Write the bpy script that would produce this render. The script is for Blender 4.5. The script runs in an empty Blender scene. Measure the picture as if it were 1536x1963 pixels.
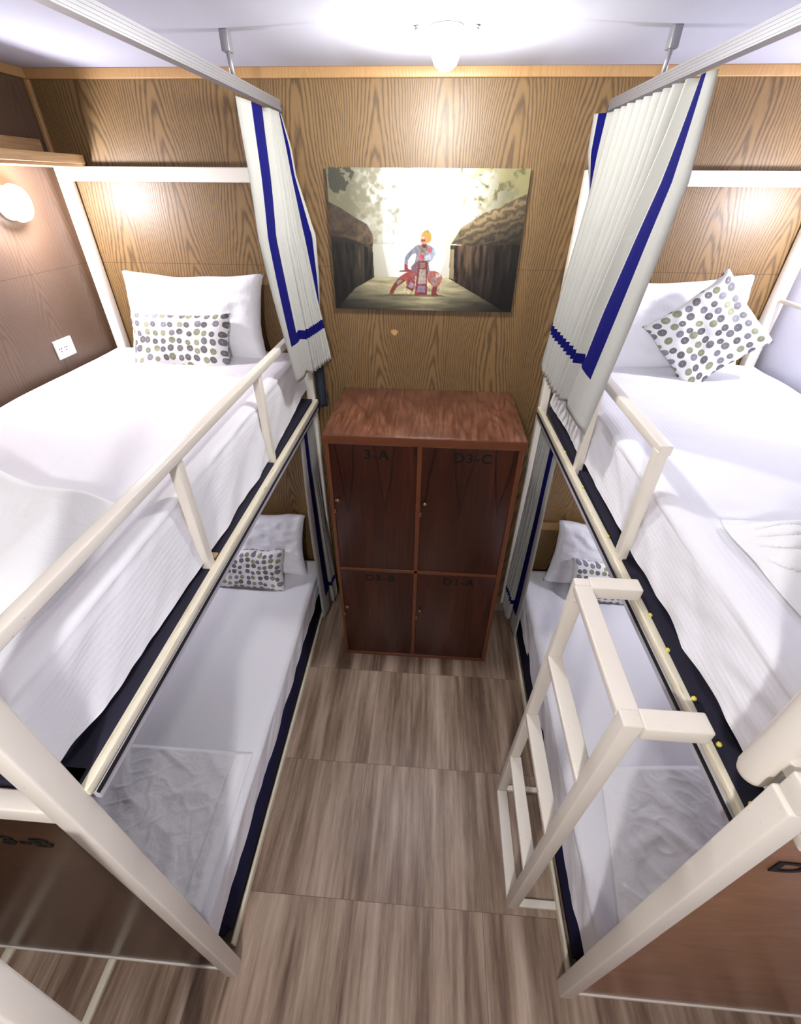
import bpy, bmesh, math, random
import numpy as np
from mathutils import Vector, Matrix, noise
S = bpy.context.scene
COL = S.collection
R = math.radians

# ------------------------------------------------------------ camera, world, lights
F_PX, W_PX, H_PX = 859.83, 1536, 1963
cam_d = bpy.data.cameras.new('camera')
cam = bpy.data.objects.new('camera', cam_d); COL.objects.link(cam); S.camera = cam
cam_d.sensor_fit = 'HORIZONTAL'; cam_d.sensor_width = 36.0; cam_d.lens = F_PX / W_PX * 36.0
cam_d.clip_start = 0.02
cam.matrix_world = Matrix.Translation((0, 0, 2.6)) @ Matrix.Rotation(R(3.727), 4, 'Z') @ Matrix.Rotation(R(53.948), 4, 'X') @ Matrix.Rotation(R(0.507), 4, 'Z')

S.view_settings.view_transform = 'Standard'; S.view_settings.look = 'None'
S.view_settings.gamma = 1.0; S.view_settings.use_curve_mapping = False
S.view_settings.exposure = 0.75
S.cycles.max_bounces = 8; S.cycles.diffuse_bounces = 5; S.cycles.glossy_bounces = 3
S.cycles.use_denoising = True
S.cycles.sample_clamp_indirect = 6.0
wd = bpy.data.worlds.new('world'); S.world = wd; wd.use_nodes = True
wd.node_tree.nodes['Background'].inputs[0].default_value = (.8, .82, 1, 1)
wd.node_tree.nodes['Background'].inputs[1].default_value = .1

def lamp(name, loc, energy, color, radius):
    l = bpy.data.lights.new(name, 'POINT'); l.energy = energy; l.color = color; l.shadow_soft_size = radius
    o = bpy.data.objects.new(name, l); COL.objects.link(o); o.location = loc
    return o
lamp('ceiling_light', (0, 1.93, 2.84), 18, (1, .98, .95), .045)
lamp('reading_light_left', (-1.655, 2.11, 2.53), 20, (.90, .89, 1), .035)
lamp('reading_light_right', (1.595, 2.095, 2.53), 20, (.90, .89, 1), .035)
lamp('reading_light_lower_left', (-1.645, 2.02, 1.20), 8, (.89, .87, 1), .035)
lamp('reading_light_lower_right', (1.575, 2.02, 1.20), 8, (.89, .87, 1), .035)
lamp('rear_ceiling_light', (-.25, -1.0, 2.86), 70, (1, .97, .97), .06)

# ------------------------------------------------------------ node helpers
class NT:
    def __init__(s, name):
        s.m = bpy.data.materials.new(name); s.m.use_nodes = True
        s.t = s.m.node_tree; s.b = s.t.nodes['Principled BSDF']
    def n(s, typ, **kw):
        nd = s.t.nodes.new(typ)
        for k, v in kw.items(): setattr(nd, k, v)
        return nd
    def link(s, a, b): s.t.links.new(a, b)
    def val(s, sock, v):
        if hasattr(v, 'node'): s.link(v, sock)
        else: sock.default_value = v
    def math(s, op, a, b=None, c=None, clamp=False):
        nd = s.n('ShaderNodeMath', operation=op, use_clamp=clamp)
        s.val(nd.inputs[0], a)
        if b is not None: s.val(nd.inputs[1], b)
        if c is not None: s.val(nd.inputs[2], c)
        return nd.outputs[0]
    def mix(s, f, a, b, blend='MIX'):
        nd = s.n('ShaderNodeMix', data_type='RGBA', blend_type=blend)
        s.val(nd.inputs[0], f); s.val(nd.inputs[6], a); s.val(nd.inputs[7], b)
        return nd.outputs[2]
    def ramp(s, f, stops):
        nd = s.n('ShaderNodeValToRGB'); el = nd.color_ramp.elements
        while len(el) < len(stops): el.new(.5)
        for e, (p, c) in zip(el, stops): e.position = p; e.color = (*c, 1) if len(c) == 3 else c
        s.link(f, nd.inputs[0]); return nd.outputs[0]
    def coord(s, kind='Object'):
        return s.n('ShaderNodeTexCoord').outputs[kind]
    def sep(s, v):
        nd = s.n('ShaderNodeSeparateXYZ'); s.link(v, nd.inputs[0]); return nd.outputs
    def comb(s, x, y, z):
        nd = s.n('ShaderNodeCombineXYZ')
        for i, v in enumerate((x, y, z)): s.val(nd.inputs[i], v)
        return nd.outputs[0]
    def noise(s, v, scale=1, detail=2, rough=.5, dist=0):
        nd = s.n('ShaderNodeTexNoise'); s.link(v, nd.inputs['Vector'])
        nd.inputs['Scale'].default_value = scale; nd.inputs['Detail'].default_value = detail
        nd.inputs['Roughness'].default_value = rough; nd.inputs['Distortion'].default_value = dist
        return nd.outputs['Fac']
    def bump(s, h, strength=.3, dist=.01):
        nd = s.n('ShaderNodeBump'); nd.inputs['Strength'].default_value = strength; nd.inputs['Distance'].default_value = dist
        s.link(h, nd.inputs['Height']); s.link(nd.outputs[0], s.b.inputs['Normal'])
    def fin(s, col=None, rough=.5, spec=.5, metal=0):
        if col is not None: s.val(s.b.inputs['Base Color'], col if hasattr(col, 'node') else (*col, 1) if len(col) == 3 else col)
        s.val(s.b.inputs['Roughness'], rough); s.b.inputs['Specular IOR Level'].default_value = spec
        s.b.inputs['Metallic'].default_value = metal
        return s.m

def lin(r, g, b):
    f = lambda c: (c / 255 / 12.92) if c / 255 <= .04045 else ((c / 255 + .055) / 1.055) ** 2.4
    return (f(r), f(g), f(b))

def wood_panel(name, axis, base=(110, 84, 47), dark=(57, 39, 19), light=(133, 105, 65), rough=.46, seams=True, scuff=False, seed=0.0, contrast=.72):
    t = NT(name); c = t.sep(t.coord())
    h = c[0] if axis == 'x' else c[1]
    v = c[2]
    h = t.math('ADD', h, seed)
    wx = t.noise(t.comb(t.math('MULTIPLY', h, 2.2), t.math('MULTIPLY', v, 1.3), seed), 1, 2, .5)
    hx = t.math('DIVIDE', t.math('ADD', t.math('MULTIPLY_ADD', wx, .16, 9.3), h), .31)
    col_i = t.math('FLOOR', hx); xp = t.math('MULTIPLY', t.math('ABSOLUTE', t.math('SUBTRACT', t.math('FRACT', hx), .5)), .31)
    rnd = t.n('ShaderNodeTexWhiteNoise'); rnd.noise_dimensions = '1D'; t.link(col_i, rnd.inputs['W'])
    wob = t.noise(t.comb(t.math('MULTIPLY', h, 34), t.math('MULTIPLY', v, 5), 3), 1, 3, .6)
    rings = t.math('MULTIPLY', t.math('POWER', xp, 1.5), 175.0)
    rings = t.math('ADD', rings, t.math('MULTIPLY', v, 6.5))
    rings = t.math('ADD', rings, t.math('MULTIPLY', rnd.outputs['Value'], 7.0))
    rings = t.math('ADD', rings, t.math('MULTIPLY', wob, 1.5))
    big = t.noise(t.comb(t.math('MULTIPLY', h, 3), t.math('MULTIPLY', v, 1.6), seed + 4), 1, 1)
    rings = t.math('ADD', rings, t.math('MULTIPLY', big, 5.0))
    ring = t.math('SINE', t.math('MULTIPLY', rings, 6.2832))
    ring = t.math('POWER', t.math('MULTIPLY_ADD', ring, .5, .5), 2.3)
    fib = t.noise(t.comb(t.math('MULTIPLY', h, 420), t.math('MULTIPLY', v, 10), 7), 1, 2, .6)
    tone = t.noise(t.comb(t.math('MULTIPLY', h, 3.2), t.math('MULTIPLY', v, .6), 11), 1, 2)
    cb = t.mix(t.math('MULTIPLY', tone, 1.0), (*lin(*base), 1), (*lin(*light), 1))
    fb = t.math('MULTIPLY_ADD', fib, 1.6, -.5, clamp=True)
    col = t.mix(t.math('MULTIPLY', ring, contrast), cb, (*lin(*dark), 1))
    col = t.mix(t.math('MULTIPLY', fb, .28), col, (*lin(*dark), 1))
    if seams:
        d = t.math('ABSOLUTE', t.math('SUBTRACT', v, 2.272))
        ln = t.math('LESS_THAN', d, .0016)
        d2 = t.math('ABSOLUTE', t.math('SUBTRACT', t.math('MODULO', t.math('ADD', t.math('SUBTRACT', h, seed), 10.28), 1.22), .6))
        ln2 = t.math('LESS_THAN', d2, .0012)
        col = t.mix(t.math('MULTIPLY', t.math('MAXIMUM', ln, ln2), .6), col, (*lin(60, 38, 20), 1))
    if scuff:
        dx = t.math('SUBTRACT', t.math('SUBTRACT', h, seed), -.203); dz = t.math('SUBTRACT', v, 1.966)
        rr = t.math('ADD', t.math('POWER', t.math('MULTIPLY', dx, 1), 2), t.math('POWER', t.math('MULTIPLY', dz, 1), 2))
        wn = t.noise(t.comb(t.math('MULTIPLY', h, 45), t.math('MULTIPLY', v, 45), 1), 1, 2)
        f = t.math('LESS_THAN', t.math('MULTIPLY', t.math('SQRT', rr), t.math('ADD', wn, .6)), .017)
        col = t.mix(t.math('MULTIPLY', f, .75), col, (*lin(190, 150, 95), 1))
    t.bump(t.math('MULTIPLY', ring, -1), .12, .002)
    return t.fin(col, rough, .5)

def plain(name, rgb, rough=.5, spec=.5, metal=0, nz=0.0, ns=40, bump=0.0):
    t = NT(name); co = t.coord()
    f = t.noise(co, ns, 3)
    c1 = lin(*rgb)
    col = t.mix(t.math('MULTIPLY', f, nz), (*c1, 1), (*[x * .55 for x in c1], 1))
    if bump: t.bump(f, bump, .004)
    return t.fin(col, rough, spec, metal)

def emis(name, rgb, k):
    t = NT(name); t.b.inputs['Emission Color'].default_value = (*rgb, 1); t.b.inputs['Emission Strength'].default_value = k
    return t.fin((.9, .9, .9))

M = {}
M['wall_back'] = wood_panel('oak_veneer_back', 'x', scuff=True, seed=.37)
M['wall_side'] = wood_panel('oak_veneer_side', 'y', base=(92, 70, 54), dark=(62, 46, 36), light=(112, 90, 72), seed=1.7, contrast=.4)
M['pine'] = wood_panel('pine', 'x', base=(162, 124, 78), dark=(130, 92, 52), light=(176, 140, 94), rough=.45, seams=False, seed=5, contrast=.25)
def pine_y():
    t = NT('pine_shelf'); c = t.sep(t.coord())
    n1 = t.noise(t.comb(t.math('MULTIPLY', c[0], 40), t.math('MULTIPLY', c[1], 3), t.math('MULTIPLY', c[2], 60)), 1, 3, .6, .3)
    return t.fin(t.ramp(n1, [(.3, lin(176, 136, 92)), (.7, lin(216, 182, 134))]), .5)
M['pine_shelf'] = pine_y()

def cream_paint():
    t = NT('cream_gloss_paint'); co = t.coord()
    a = t.noise(co, 6, 3); b = t.noise(co, 70, 3, .6)
    col = t.mix(t.math('MULTIPLY', a, .6), (*lin(234, 228, 216), 1), (*lin(220, 212, 194), 1))
    sp = t.math('GREATER_THAN', b, .72)
    col = t.mix(t.math('MULTIPLY', sp, .5), col, (*lin(186, 168, 138), 1))
    t.bump(a, .15, .01)
    return t.fin(col, .34, .5)
M['cream'] = cream_paint()
def rail_paint():
    t = NT('dirty_cream_paint'); c = t.sep(t.coord())
    b = t.noise(t.comb(t.math('MULTIPLY', c[0], 120), t.math('MULTIPLY', c[1], 9), t.math('MULTIPLY', c[2], 120)), 1, 4, .65)
    col = t.ramp(b, [(.35, lin(232, 226, 206)), (.6, lin(222, 214, 186)), (.72, lin(176, 160, 120))])
    t.bump(b, .2, .004)
    return t.fin(col, .4)
M['rail'] = rail_paint()

def floor_mat():
    t = NT('wood_look_tile'); c = t.sep(t.coord())
    T = .59
    fx = t.math('DIVIDE', t.math('ADD', c[0], .25 + T * 10), T); fy = t.math('DIVIDE', t.math('ADD', c[1], -.588 + T * 10), T)
    ix = t.math('FLOOR', fx); iy = t.math('FLOOR', fy)
    rx = t.math('FRACT', fx); ry = t.math('FRACT', fy)
    seed = t.math('ADD', t.math('MULTIPLY', ix, 3.1), t.math('MULTIPLY', iy, 7.7))
    s1 = t.noise(t.comb(t.math('MULTIPLY', c[0], 11), t.math('MULTIPLY', c[1], .9), seed), 1, 3, .55, .2)
    s2 = t.noise(t.comb(t.math('MULTIPLY', c[0], 44), t.math('MULTIPLY', c[1], 2.2), seed), 1, 3, .6, .3)
    s3 = t.noise(t.comb(t.math('MULTIPLY', c[0], 260), t.math('MULTIPLY', c[1], 22), seed), 1, 2, .6)
    a = t.math('ADD', t.math('MULTIPLY', s1, .62), t.math('MULTIPLY', s2, .3)); a = t.math('ADD', a, t.math('MULTIPLY', s3, .1))
    col = t.ramp(a, [(.36, lin(88, 68, 53)), (.45, lin(118, 97, 79)), (.51, lin(140, 119, 100)), (.58, lin(162, 141, 122)), (.70, lin(186, 167, 148))])
    g = .0022
    ex = t.math('MINIMUM', rx, t.math('SUBTRACT', 1, rx)); ey = t.math('MINIMUM', ry, t.math('SUBTRACT', 1, ry))
    e = t.math('LESS_THAN', t.math('MINIMUM', ex, ey), g)
    col = t.mix(t.math('MULTIPLY', e, .8), col, (*lin(92, 74, 62), 1))
    t.bump(t.math('SUBTRACT', t.math('MULTIPLY', a, .2), e), .25, .002)
    return t.fin(col, .36, .5)
M['floor'] = floor_mat()
M['ceiling'] = plain('ceiling_paint', (182, 182, 194), .8, .2, nz=.06, ns=3)
M['white_wall'] = plain('white_panel', (196, 196, 208), .35, .5, nz=.03)
M['steel'] = plain('brushed_aluminium', (150, 150, 154), .42, .5, .55, nz=.2, ns=90)
M['light_track'] = plain('pale_track', (200, 198, 208), .45, .5, .1, nz=.2)
M['dark_metal'] = plain('dark_track', (96, 94, 98), .4, .5, .5, nz=.2)
M['navy'] = plain('navy_fabric', (26, 26, 60), .85, .2, nz=.4, ns=200)
M['charcoal'] = plain('charcoal_ticking', (46, 44, 58), .8, .25, nz=.35, ns=200)
M['darkcloth'] = plain('dark_cloth', (52, 56, 66), .9, .2, nz=.4, ns=60)
M['plastic'] = plain('white_plastic', (240, 240, 238), .3, .5)
M['black'] = plain('black_paint', (14, 12, 14), .45, .4, nz=.2)
M['yellow'] = plain('yellow_tie', (222, 210, 96), .5, .4)
M['grey_plate'] = plain('platform_board', (206, 200, 206), .6, .3, nz=.2)
M['brass'] = plain('worn_brass', (150, 110, 80), .3, .6, .8)

def sheet_mat(name, rgb=(236, 236, 240), stripe=None, wr=.35, ws=9):
    t = NT(name); co = t.coord(); c = t.sep(co)
    n1 = t.noise(co, ws, 4, .55, .6); n2 = t.noise(co, 900, 1)
    h = t.math('ADD', t.math('MULTIPLY', n1, 1), t.math('MULTIPLY', n2, .03))
    if stripe:   # woven satin stripe, running along the bed
        w = t.math('SINE', t.math('MULTIPLY', t.math('ADD', c[2], t.math('MULTIPLY', c[0], 1)), stripe))
        h = t.math('ADD', h, t.math('MULTIPLY', w, .03))
    t.bump(h, wr, .02)
    t.b.inputs['Sheen Weight'].default_value = .15
    return t.fin(lin(*rgb), .8, .15)
M['sheet'] = sheet_mat('white_cotton_sheet', stripe=420, wr=.3, ws=5)
M['pillow'] = sheet_mat('white_pillow_cotton', (240, 240, 243), None, .5, 7)
M['blanket'] = sheet_mat('white_blanket', (240, 241, 240), None, .3, 8)
M['blanket_low'] = sheet_mat('off_white_blanket', (246, 246, 248), None, .4, 12)

def dots():
    t = NT('dotted_cushion_cotton'); uv = t.coord('UV')
    v = t.n('ShaderNodeTexVoronoi'); v.voronoi_dimensions = '2D'; v.feature = 'F1'
    t.link(uv, v.inputs['Vector']); v.inputs['Scale'].default_value = 23; v.inputs['Randomness'].default_value = .38
    rnd = t.sep(v.outputs['Color'])
    rad = t.math('MULTIPLY_ADD', rnd[1], .10, .31)
    ins = t.math('LESS_THAN', v.outputs['Distance'], rad)
    nz = t.noise(uv, 190, 3, .6, .5)
    c = t.n('ShaderNodeValToRGB'); c.color_ramp.interpolation = 'CONSTANT'
    el = c.color_ramp.elements
    cols = [(0, (82, 76, 88)), (.22, (132, 136, 92)), (.42, (104, 98, 108)), (.58, (150, 152, 112)), (.72, (126, 124, 140)), (.86, (72, 66, 76))]
    while len(el) < len(cols): el.new(.5)
    for e, (p, k) in zip(el, cols): e.position = p; e.color = (*lin(*k), 1)
    t.link(rnd[0], c.inputs[0])
    dc = t.mix(t.math('MULTIPLY', nz, .55), c.outputs[0], (*lin(176, 176, 170), 1))
    hl = t.math('LESS_THAN', v.outputs['Distance'], .05)
    dc = t.mix(t.math('MULTIPLY', hl, .5), dc, (*lin(222, 222, 216), 1))
    col = t.mix(ins, (*lin(240, 240, 238), 1), dc)
    return t.fin(col, .85, .15)
M['dots'] = dots()

def curtain_mat(name, white):
    t = NT(name); uv = t.sep(t.coord('UV')); u, v = uv[0], uv[1]
    def band(x, a, b): return t.math('MULTIPLY', t.math('GREATER_THAN', x, a), t.math('LESS_THAN', x, b))
    s1 = t.math('MULTIPLY', band(u, .3, .4), t.math('GREATER_THAN', v, .18))
    s2 = t.math('MULTIPLY', band(v, .18, .222), band(u, .3, 1.42))
    s3 = t.math('MULTIPLY', band(u, 1.36, 1.42), t.math('GREATER_THAN', v, .18))
    f = t.math('MAXIMUM', t.math('MAXIMUM', s1, s2), s3)
    hem = band(v, .052, .056)
    nz = t.noise(t.coord(), 500, 2)
    w = t.mix(t.math('MULTIPLY', nz, .25), (*lin(*white), 1), (*[x * .8 for x in lin(*white)], 1))
    w = t.mix(t.math('MULTIPLY', hem, .25), w, (*lin(150, 150, 145), 1))
    col = t.mix(f, w, (*lin(10, 12, 88), 1))
    n1 = t.noise(t.coord(), 16, 3, .5, .4); t.bump(n1, .3, .01)
    return t.fin(col, .85, .12)
M['curtain'] = curtain_mat('striped_curtain', (170, 170, 164))

def locker_mat():
    t = NT('mahogany_veneer'); c = t.sep(t.coord())
    big = t.noise(t.comb(t.math('MULTIPLY', c[0], 9), t.math('MULTIPLY', c[1], 1.5), t.math('MULTIPLY', c[2], .9)), 1, 1, .4)
    ring = t.math('POWER', t.math('MULTIPLY_ADD', t.math('SINE', t.math('MULTIPLY', big, 60)), .5, .5), 4)
    f = t.noise(t.comb(t.math('MULTIPLY', c[0], 55), t.math('MULTIPLY', c[1], 5), t.math('MULTIPLY', c[2], 3)), 1, 4, .65)
    bl = t.noise(t.comb(t.math('MULTIPLY', c[0], 7), t.math('MULTIPLY', c[1], 5), t.math('MULTIPLY', c[2], 2)), 1, 3, .6)
    a = t.math('ADD', t.math('MULTIPLY', f, .6), t.math('MULTIPLY', bl, .4))
    col = t.ramp(a, [(.36, lin(84, 50, 34)), (.5, lin(104, 64, 44)), (.64, lin(128, 88, 66))])
    col = t.mix(t.math('MULTIPLY', ring, .45), col, (*lin(56, 20, 12), 1))
    return t.fin(col, .33, .5)
M['locker'] = locker_mat()
M['locker_door'] = None
def door_mat():
    t = NT('shaded_mahogany_door_veneer'); c = t.sep(t.coord())
    # long pointed cathedral figure hanging from the top edge of each door
    x = t.math('FRACT', t.math('MULTIPLY', t.math('ADD', c[0], 2.03), 5.2))
    d = t.math('MULTIPLY', t.math('ABSOLUTE', t.math('SUBTRACT', x, .5)), 2)
    zz = t.math('DIVIDE', t.math('SUBTRACT', c[2], 1.2), .4)
    e = t.math('SUBTRACT', d, t.math('MULTIPLY', zz, .5))
    wob = t.noise(t.comb(t.math('MULTIPLY', c[0], 14), 0.0, t.math('MULTIPLY', c[2], 3)), 1, 2)
    e = t.math('ADD', e, t.math('MULTIPLY_ADD', wob, .5, -.25))
    line = t.math('LESS_THAN', t.math('ABSOLUTE', e), .05)
    line = t.math('MULTIPLY', line, t.math('GREATER_THAN', zz, 0.0))
    f = t.noise(t.comb(t.math('MULTIPLY', c[0], 60), 0.0, t.math('MULTIPLY', c[2], 3)), 1, 4, .65)
    bl = t.noise(t.comb(t.math('MULTIPLY', c[0], 9), 0.0, t.math('MULTIPLY', c[2], 1.2)), 1, 2)
    a = t.math('ADD', t.math('MULTIPLY', f, .55), t.math('MULTIPLY', bl, .45))
    col = t.ramp(a, [(.36, lin(46, 18, 10)), (.52, lin(61, 27, 15)), (.66, lin(78, 39, 23))])  # same veneer as the top, darkened: shade on the front is painted in
    col = t.mix(t.math('MULTIPLY', line, .75), col, (*lin(26, 8, 5), 1))
    return t.fin(col, .3, .5)
M['locker_door'] = door_mat()
M['locker_edge'] = plain('mahogany_edge', (112, 62, 36), .35, .5, nz=.5, ns=25)
def ply(name, a, b):
    t = NT(name); c = t.sep(t.coord())
    f = t.noise(t.comb(t.math('MULTIPLY', c[0], 5), 0.0, t.math('MULTIPLY', c[2], 14)), 1, 4, .6, .8)
    g = t.noise(t.comb(t.math('MULTIPLY', c[0], 30), 0.0, t.math('MULTIPLY', c[2], 120)), 1, 3, .6)
    col = t.ramp(t.math('ADD', t.math('MULTIPLY', f, .7), t.math('MULTIPLY', g, .3)), [(.35, lin(*a)), (.65, lin(*b))])
    return t.fin(col, .28, .5)
M['ply_shaded'] = ply('shaded_varnished_plywood', (52, 32, 20), (70, 47, 30))  # left foot panel: its weaker light is put into the colour
M['ply_lit'] = ply('lit_varnished_plywood', (128, 90, 64), (160, 118, 88))  # right foot panel: same plywood, with its stronger light painted in

# ------------------------------------------------------------ mesh helpers
def new_obj(name, bm, mat, parent=None, smooth=False, bevel=0.0):
    me = bpy.data.meshes.new(name)
    bmesh.ops.recalc_face_normals(bm, faces=bm.faces[:])
    bm.to_mesh(me); bm.free()
    return link_mesh(name, me, mat, parent, smooth, bevel)
def link_mesh(name, me, mat, parent=None, smooth=False, bevel=0.0):
    o = bpy.data.objects.new(name, me); COL.objects.link(o)
    if mat: me.materials.append(mat)
    if smooth:
        for p in me.polygons: p.use_smooth = True
    if parent:
        o.parent = parent
        o.matrix_parent_inverse = pmat(parent).inverted()
    if bevel:
        b = o.modifiers.new('bevel', 'BEVEL'); b.width = bevel; b.segments = 3; b.limit_method = 'ANGLE'
        for p in me.polygons: p.use_smooth = True
        b.harden_normals = False
    return o
def pmat(o):
    m = Matrix.Translation(o.location)
    return m
def empty(name, loc, label, cat, group=None):
    o = bpy.data.objects.new(name, None); COL.objects.link(o); o.location = loc
    o.empty_display_size = .1
    return tag(o, label, cat, group)
def tag(o, label, cat, group=None):
    o['label'] = label; o['category'] = cat
    if group: o['group'] = group
    return o
def struct(o): o['kind'] = 'structure'; return o

def box(bm, x0, x1, y0, y1, z0, z1):
    v = [bm.verts.new((x, y, z)) for z in (z0, z1) for y in (y0, y1) for x in (x0, x1)]
    for f in ((0, 2, 3, 1), (4, 5, 7, 6), (0, 1, 5, 4), (2, 6, 7, 3), (0, 4, 6, 2), (1, 3, 7, 5)):
        bm.faces.new([v[i] for i in f])
def bar(bm, p, q, w, h, up=(0, 0, 1)):
    """square section bar from p to q; w across, h along 'up'"""
    p = Vector(p); q = Vector(q); d = (q - p).normalized(); up = Vector(up)
    s = d.cross(up).normalized(); u = s.cross(d).normalized()
    vs = []
    for e in (p, q):
        for a, b in ((-1, -1), (1, -1), (1, 1), (-1, 1)):
            vs.append(bm.verts.new(e + s * a * w / 2 + u * b * h / 2))
    for f in ((0, 1, 2, 3), (7, 6, 5, 4), (0, 4, 5, 1), (1, 5, 6, 2), (2, 6, 7, 3), (3, 7, 4, 0)):
        bm.faces.new([vs[i] for i in f])
def tube(bm, pts, r, seg=16, radii=None):
    pts = [Vector(p) for p in pts]; rings = []
    for i, p in enumerate(pts):
        d = (pts[min(i + 1, len(pts) - 1)] - pts[max(i - 1, 0)]).normalized()
        a = Vector((0, 0, 1)) if abs(d.z) < .9 else Vector((1, 0, 0))
        s = d.cross(a).normalized(); u = s.cross(d)
        rr = radii[i] if radii else r
        rings.append([bm.verts.new(p + (s * math.cos(k * 2 * math.pi / seg) + u * math.sin(k * 2 * math.pi / seg)) * rr) for k in range(seg)])
    for A, B in zip(rings, rings[1:]):
        for k in range(seg): bm.faces.new((A[k], A[(k + 1) % seg], B[(k + 1) % seg], B[k]))
    bm.faces.new(rings[0][::-1]); bm.faces.new(rings[-1])
def lathe(bm, c, prof, axis=(0, 0, 1), seg=32):
    c = Vector(c); ax = Vector(axis).normalized()
    a = Vector((1, 0, 0)) if abs(ax.x) < .9 else Vector((0, 1, 0))
    s = ax.cross(a).normalized(); u = ax.cross(s)
    rings = []
    for r, h in prof:
        rings.append([bm.verts.new(c + ax * h + (s * math.cos(k * 2 * math.pi / seg) + u * math.sin(k * 2 * math.pi / seg)) * max(r, 1e-4)) for k in range(seg)])
    for A, B in zip(rings, rings[1:]):
        for k in range(seg): bm.faces.new((A[k], A[(k + 1) % seg], B[(k + 1) % seg], B[k]))
    bm.faces.new(rings[0][::-1]); bm.faces.new(rings[-1])
def O(name, mat, parent, *boxes, bevel=0.0, smooth=False):
    bm = bmesh.new()
    for b in boxes: box(bm, *b)
    return new_obj(name, bm, mat, parent, smooth, bevel)
def BAR(name, mat, parent, p, q, w, h, up=(0, 0, 1), bevel=.004):
    bm = bmesh.new(); bar(bm, p, q, w, h, up); return new_obj(name, bm, mat, parent, False, bevel)
def text_mesh(name, s, size, loc, mat, parent, font_scale=(1, 1), depth=.0012, shear=0, rot=(math.pi / 2, 0, 0), weight=.012, spacing=1.1):
    cu = bpy.data.curves.new(name, 'FONT'); cu.body = s; cu.size = size; cu.extrude = depth; cu.align_x = 'CENTER'; cu.offset = weight * size; cu.shear = shear
    cu.space_character = spacing
    tmp = bpy.data.objects.new('scratch_text', cu); COL.objects.link(tmp)
    dg = bpy.context.evaluated_depsgraph_get(); me = bpy.data.meshes.new_from_object(tmp.evaluated_get(dg))
    bpy.data.objects.remove(tmp); bpy.data.curves.remove(cu)
    me.transform(Matrix.Translation(loc) @ Matrix.Rotation(rot[2], 4, 'Z') @ Matrix.Rotation(rot[0], 4, 'X') @ Matrix.Diagonal((font_scale[0], font_scale[1], 1, 1)))
    me.materials.clear()
    return link_mesh(name, me, mat, parent)

def nz(x, y, z=0.0): return noise.noise(Vector((x, y, z)))

# ------------------------------------------------------------ the room
XL, XR, YB, YF, ZC = -1.77, 1.70, 2.495, -2.3, 2.985
struct(O('floor', M['floor'], None, (XL - .1, XR + .1, YF - .1, YB + .1, -.08, 0)))
struct(O('ceiling', M['ceiling'], None, (XL - .1, XR + .1, YF - .1, YB + .1, ZC, ZC + .08)))
struct(O('wall_back', M['wall_back'], None, (XL - .1, XR + .1, YB, YB + .08, 0, ZC)))
struct(O('wall_left', M['wall_side'], None, (XL - .08, XL, YF, YB, 0, ZC)))
struct(O('wall_right', M['white_wall'], None, (XR, XR + .08, YF, YB, 0, ZC)))
struct(O('wall_front', M['wall_side'], None, (XL, XR, YF - .08, YF, 0, ZC)))
# ceiling trims in pine and the corner batten
struct(O('trim_1', M['pine'], None, (XL, XR, YB - .018, YB, ZC - .034, ZC), bevel=.003))
struct(O('trim_2', M['pine'], None, (XL, XL + .018, YF, YB - .018, ZC - .034, ZC), bevel=.003))
struct(O('trim_3', M['pine'], None, (XL, XL + .02, YB - .02, YB, 0, ZC - .034), bevel=.003))
struct(O('trim_4', M['pine'], None, (.62, 1.60, YB - .02, YB, .70, .76), bevel=.003))

# ------------------------------------------------------------ ceiling and reading lamps
M['bulb'] = emis('bulb_glow', (1, .99, .97), 22)
M['globe'] = emis('globe_glow', (.95, .95, 1), 9)
cl = empty('ceiling_lamp', (0, 1.93, ZC), 'small round bright lamp glowing on the white ceiling', 'lamp')
bm = bmesh.new(); lathe(bm, (0, 1.93, ZC), [(.05, 0), (.05, -.006), (.046, -.012), (.04, -.016), (.03, -.016)]); new_obj('lamp_base', bm, M['plastic'], cl, True)
bm = bmesh.new(); lathe(bm, (0, 1.93, ZC), [(.028, -.016), (.036, -.03), (.042, -.05), (.042, -.066), (.034, -.085), (.018, -.096), (.002, -.1)]); new_obj('bulb', bm, M['bulb'], cl, True)
for s in (-1, 1):
    bm = bmesh.new(); lathe(bm, (s * .083, 1.93, ZC), [(.014, 0), (.014, -.008), (.009, -.013)], seg=16); new_obj('clip', bm, M['steel'], cl, True)

def wall_lamp(x, y, z, sx, label):
    e = empty('reading_lamp', (x, y, z), label, 'lamp', 'reading lamps on the side walls')
    bm = bmesh.new(); lathe(bm, (x, y, z), [(.06, 0), (.06, .012), (.045, .02)], axis=(sx, 0, 0)); new_obj('wall_plate', bm, M['plastic'], e, True)
    bm = bmesh.new(); lathe(bm, (x + sx * .018, y, z - .0), [(.04, 0), (.058, .012), (.066, .03), (.060, .05), (.04, .066), (.01, .073)], axis=(sx, 0, 0)); new_obj('globe', bm, M['globe'], e, True)
wall_lamp(XL, 2.11, 2.53, 1, 'round glowing reading lamp on the wood wall above the left upper bunk')
wall_lamp(XL, 2.02, 1.20, 1, 'reading lamp on the wall under the left upper bunk')
wall_lamp(XR, 2.02, 1.20, -1, 'reading lamp on the wall under the right upper bunk')
wall_lamp(XR, 2.095, 2.53, -1, 'round glowing reading lamp on the white wall above the right upper bunk')

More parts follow.
